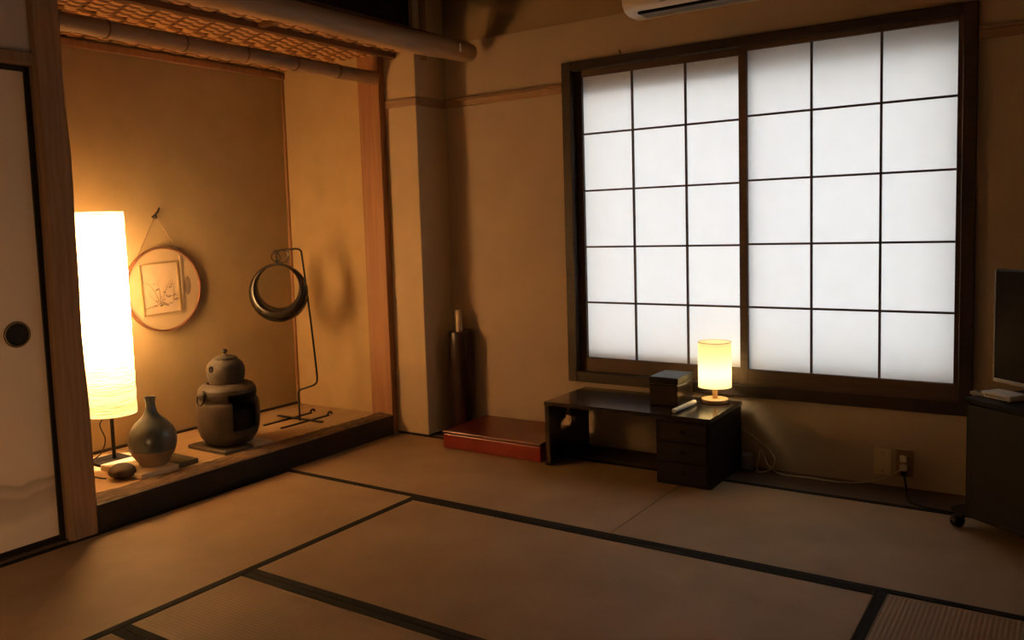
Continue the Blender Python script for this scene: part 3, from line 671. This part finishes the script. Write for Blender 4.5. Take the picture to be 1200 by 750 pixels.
obj('cabinet_body', box(CBX, X1-0.004, Y0+0.010, Y1-0.004, 0.0, H-0.0205, bev=0.002), M_cab, dk)
obj('cabinet_top', box(CBX, X1, Y0-0.004, Y1, H-0.020, H, bev=0.002), M_desk, dk)
for i in range(3):
    z0 = 0.020+i*0.096
    d = obj('drawer', box(CBX+0.016, X1-0.020, Y0+0.001, Y0+0.0095, z0, z0+0.088, bev=0.002), M_cab, dk)
    bm = new(); lathe(bm, [(0.006,0),(0.005,0.008),(0.010,0.013),(0.009,0.019),(0.0,0.021)], seg=16); bmesh.ops.rotate(bm, verts=bm.verts, matrix=Matrix.Rotation(math.radians(90), 3, 'X'))
    obj('knob', bm, M_cab, d, smooth=True, loc=((CBX+X1)/2, Y0+0.001, z0+0.046))
# black box on the desk
lb = thing('lacquer_box', 'small black lidded box standing on the low desk beside the lamp', 'box', (1.735, 0.055, 0.3322))
obj('body', box(-0.076, 0.070, -0.090, 0.105, 0.0, 0.104, bev=0.003), M_desk, lb)
obj('lid', box(-0.079, 0.073, -0.093, 0.108, 0.110, 0.142, bev=0.004, seg=2), M_blackpl, lb)
obj('inner_rim', box(-0.072, 0.066, -0.086, 0.101, 0.1035, 0.1105), M_sash, lb)
# white pen
pen = thing('white_marker', 'white marker pen lying on the desk in front of the black box', 'pen', (1.846, -0.048, 0.3447), math.radians(90-3))
def xlathe(prof, seg=20):
    bm = new(); lathe(bm, prof, seg=seg); bmesh.ops.rotate(bm, verts=bm.verts, matrix=Matrix.Rotation(math.radians(90), 3, 'Y')); return bm
obj('barrel', xlathe([(0.0095,-0.118),(0.0115,-0.112),(0.0118,0.012)]), M_white, pen, smooth=True)
obj('cap', xlathe([(0.0122,0.016),(0.0124,0.10),(0.010,0.115),(0.0,0.117)]), M_white, pen, smooth=True)
obj('band', xlathe([(0.0112,0.010),(0.0112,0.018)]), M_grey, pen, smooth=True)

# ================================================================ table lamp
tl = thing('table_lamp', 'small lit table lamp with cream drum shade and round wooden base', 'lamp', (1.922, 0.155, 0.3322))
bm = new(); lathe(bm, [(0.062,0.0),(0.066,0.003),(0.067,0.014),(0.064,0.019),(0.0,0.020)], seg=40); obj('base', bm, M_lampwood, tl, smooth=True)
bm = new(); lathe(bm, [(0.0125,0.019),(0.0125,0.088)], seg=20); obj('stem', bm, M_lampwood, tl, smooth=True)
z0, z1, r = 0.078, 0.302, 0.080
bm = new(); lathe(bm, [(r, z0+(z1-z0)*i/8) for i in range(9)], seg=48, cap=False); obj('lamp_shade', bm, M_tpaper, tl, smooth=True)
for z in (z0, z1-0.001):
    bm = new(); tube(bm, [(r*math.cos(2*math.pi*i/44), r*math.sin(2*math.pi*i/44), z) for i in range(44)], 0.0016, seg=6, closed=True); obj('shade_hoop', bm, M_ivory, tl, smooth=True)
bm = new()
for k4 in range(3):
    a = k4*2*math.pi/3+0.4; tube(bm, [(0.012*math.cos(a),0.012*math.sin(a),0.086),(r*math.cos(a),r*math.sin(a),0.082)], 0.0016, seg=6)
obj('shade_spider', bm, M_metalblk, tl, smooth=True)
bulb_light(tl, 0.150, TABLE_LAMP_W, (1.0,0.74,0.42), 0.028)

# ================================================================ cords, outlets
bm = new(); tube(bm, smooth_path([(1.93,0.236,0.26),(2.036,0.246,0.185),(2.10,0.240,0.150),(2.165,0.225,0.110),(2.200,0.205,0.065),(2.185,0.185,0.022),(2.135,0.175,0.004),(2.115,0.195,0.020),(2.120,0.215,0.070),(2.120,0.235,0.10),(2.140,0.232,0.07),(2.175,0.200,0.030),(2.240,0.190,0.004),(2.36,0.195,0.004),(2.46,0.190,0.004),(2.54,0.205,0.004),(2.64,0.228,0.020),(2.72,0.238,0.060),(2.762,0.240,0.096)]), 0.0034, seg=7)
lc = obj('cord', bm, M_cordw, tl, smooth=True); lc['label'] = 'thin white cord trailing from behind the desk to the wall socket'
lc.matrix_parent_inverse = Matrix.Translation(tl.location).inverted()
bm = new(); bx(bm, -0.030, 0.030, -0.025, 0.025, 0.0, 0.085, bev=0.014, seg=3)
tag(obj('power_adapter', bm, M_grey, smooth=True, loc=(2.068, 0.200, 0.001)), 'small grey adapter tucked behind the desk by the white cord', 'adapter')
wp = thing('wall_plate', 'blank ivory wall plate below the window', 'wall plate', (2.674, YW, 0.108))
obj('plate', box(-0.037, 0.037, -0.007, 0.0, -0.060, 0.060, bev=0.002), M_ivory, wp)
for zz in (-0.042, 0.042):
    bm = new(); lathe(bm, [(0.0045,0),(0.004,0.002),(0,0.002)], seg=12); bmesh.ops.rotate(bm, verts=bm.verts, matrix=Matrix.Rotation(math.radians(90), 3, 'X')); obj('screw', bm, M_silver, wp, loc=(0,-0.007,zz))
ws = thing('wall_socket', 'brown power socket with two plugs beside the ivory plate', 'socket', (2.765, YW, 0.112))
obj('plate', box(-0.036, 0.036, -0.007, 0.0, -0.060, 0.060, bev=0.002), M_rail, ws)
obj('white_plug', box(-0.016, 0.014, -0.030, -0.007, 0.010, 0.038, bev=0.005, seg=2), M_white, ws)
obj('white_plug', box(-0.016, 0.014, -0.032, -0.007, -0.030, -0.002, bev=0.005, seg=2), M_white, ws)
obj('black_plug', box(-0.012, 0.014, -0.034, -0.007, -0.052, -0.031, bev=0.004, seg=2), M_blackpl, ws)
bm = new(); tube(bm, smooth_path([(2.768,0.222,0.068),(2.778,0.212,0.030),(2.786,0.190,0.006),(2.80,0.10,0.005),(2.835,0.03,0.005),(2.93,-0.005,0.005),(3.05,-0.01,0.005),(3.20,0.0,0.005)]), 0.0042, seg=7)
TV_CORD = bm

# ================================================================ television corner
TH = math.radians(-38)
tv = thing('tv_stand', 'black television cabinet on casters in the right corner', 'cabinet', (3.045, -0.212, 0.0), TH)
W, D, Hs = 0.95, 0.40, 0.528
obj('carcass', box(-0.065, W, 0.012, D, 0.062, 0.080), M_tvstand, tv)
obj('side_panel', box(0, 0.018, 0.012, D, 0.080, Hs-0.02), M_tvstand, tv)
obj('side_panel', box(W-0.018, W, 0.012, D, 0.080, Hs-0.02), M_tvstand, tv)
obj('back_panel', box(0.018, W-0.018, D-0.012, D, 0.080, Hs-0.02), M_tvstand, tv)
obj('shelf', box(0.018, W-0.018, 0.03, D-0.012, 0.235, 0.250), M_tvstand, tv)
obj('top', box(-0.008, W+0.008, 0.0, D+0.004, Hs-0.0195, Hs, bev=0.002), M_tvstand, tv)
for i in range(2):
    x = 0.020+i*(W-0.04)/2
    d = obj('door', box(x+0.002, x+(W-0.04)/2-0.002, 0.0, 0.0115, 0.083, Hs-0.023, bev=0.002), M_blackpl, tv)
    obj('handle', box(x+(0.39 if i == 0 else 0.04), x+(0.41 if i == 0 else 0.06), -0.010, 0.0, 0.21, 0.30, bev=0.003), M_tvstand, d)
for cx_, cy_ in ((-0.035, 0.03), (W-0.05, 0.03), (0.03, D-0.05), (W-0.05, D-0.05)):
    c = obj('caster', box(cx_-0.014, cx_+0.014, cy_-0.014, cy_+0.014, 0.046, 0.0615), M_blackpl, tv)
    bm = new(); lathe(bm, [(0.012,-0.016),(0.024,-0.014),(0.0265,-0.006),(0.0265,0.006),(0.024,0.014),(0.012,0.016)], seg=24); bmesh.ops.rotate(bm, verts=bm.verts, matrix=Matrix.Rotation(math.radians(90), 3, 'Y'))
    obj('wheel', bm, M_blackpl, c, smooth=True, loc=(cx_-0.012 if cx_ < 0.1 else cx_, cy_-0.006, 0.0270))
t2 = thing('television', 'flat black television with a thin silver lower edge on the black cabinet', 'television', (3.121, 0.010, 0.5283), math.radians(-42))
obj('panel', box(0.0, 0.72, 0.006, 0.040, 0.032, 0.477, bev=0.004), M_blackpl, t2)
obj('screen', box(0.010, 0.710, 0.004, 0.0065, 0.047, 0.469), M_screen, t2)
obj('lower_edge', box(0.0, 0.72, 0.0005, 0.0060, 0.0315, 0.0445, bev=0.001), M_silver, t2)
obj('bezel_edge', box(-0.002, 0.004, 0.002, 0.040, 0.032, 0.477), M_grey, t2)
obj('neck', box(0.30, 0.42, 0.016, 0.040, 0.010, 0.050, bev=0.003), M_blackpl, t2)
obj('foot', box(0.20, 0.52, -0.010, 0.105, 0.0, 0.012, bev=0.003), M_blackpl, t2)
pc = obj('cord', TV_CORD, M_blackpl, t2, smooth=True); pc['label'] = 'black cord running along the floor to the wall socket'
pc.matrix_parent_inverse = (Matrix.Translation(t2.location) @ Matrix.Rotation(math.radians(-42), 4, 'Z')).inverted()
rt = thing('white_router', 'small white flat device on the cabinet under the television', 'device', (3.122, -0.130, 0.5283), math.radians(-38))
obj('case', box(0.0, 0.13, -0.045, 0.045, 0.0, 0.022, bev=0.004, seg=2), M_white, rt)
obj('side_grille', box(0.02, 0.11, -0.0462, -0.0451, 0.006, 0.016), M_grey, rt)

rc = thing('remote_control', 'slim grey remote control at the left end of the television cabinet top', 'remote', (3.080, -0.030+0.01-0.125, 0.5283), math.radians(-25))
obj('case', box(-0.02, 0.075, -0.016, 0.016, 0.0, 0.014, bev=0.004, seg=2), M_grey, rc)
obj('button_pad', box(0.0, 0.055, -0.010, 0.010, 0.0141, 0.0155, bev=0.0005), M_blackpl, rc)

# ================================================================ air conditioner
ac = thing('air_conditioner', 'white wall air conditioner above the window', 'air conditioner', (1.50, YW, 2.250))
prof = [(0.0,0.01),(-0.02,0.0),(-0.135,0.0),(-0.175,0.012),(-0.200,0.040),(-0.208,0.090),(-0.205,0.255),(-0.190,0.275),(0.0,0.278)]
bm = new(); prism(bm, prof, 0.0, 0.80, 'X')
bmesh.ops.bevel(bm, geom=[e for e in bm.edges if abs(e.verts[0].co.x-e.verts[1].co.x) < 1e-6], offset=0.006, segments=2, affect='EDGES')
obj('case', bm, M_white, ac, smooth=True)
bm = new(); bx(bm, 0.07, 0.73, -0.168, -0.060, -0.002, 0.010); obj('outlet_slot', bm, M_blackpl, ac)
for i in range(2):
    bm = new(); bx(bm, 0.075, 0.725, -0.158+0.046*i, -0.124+0.046*i, -0.0055, -0.0025, bev=0.0012); obj('louver', bm, M_grey, ac)
obj('logo_mark', box(0.20, 0.235, -0.2005, -0.196, 0.030, 0.034), M_grey, ac)
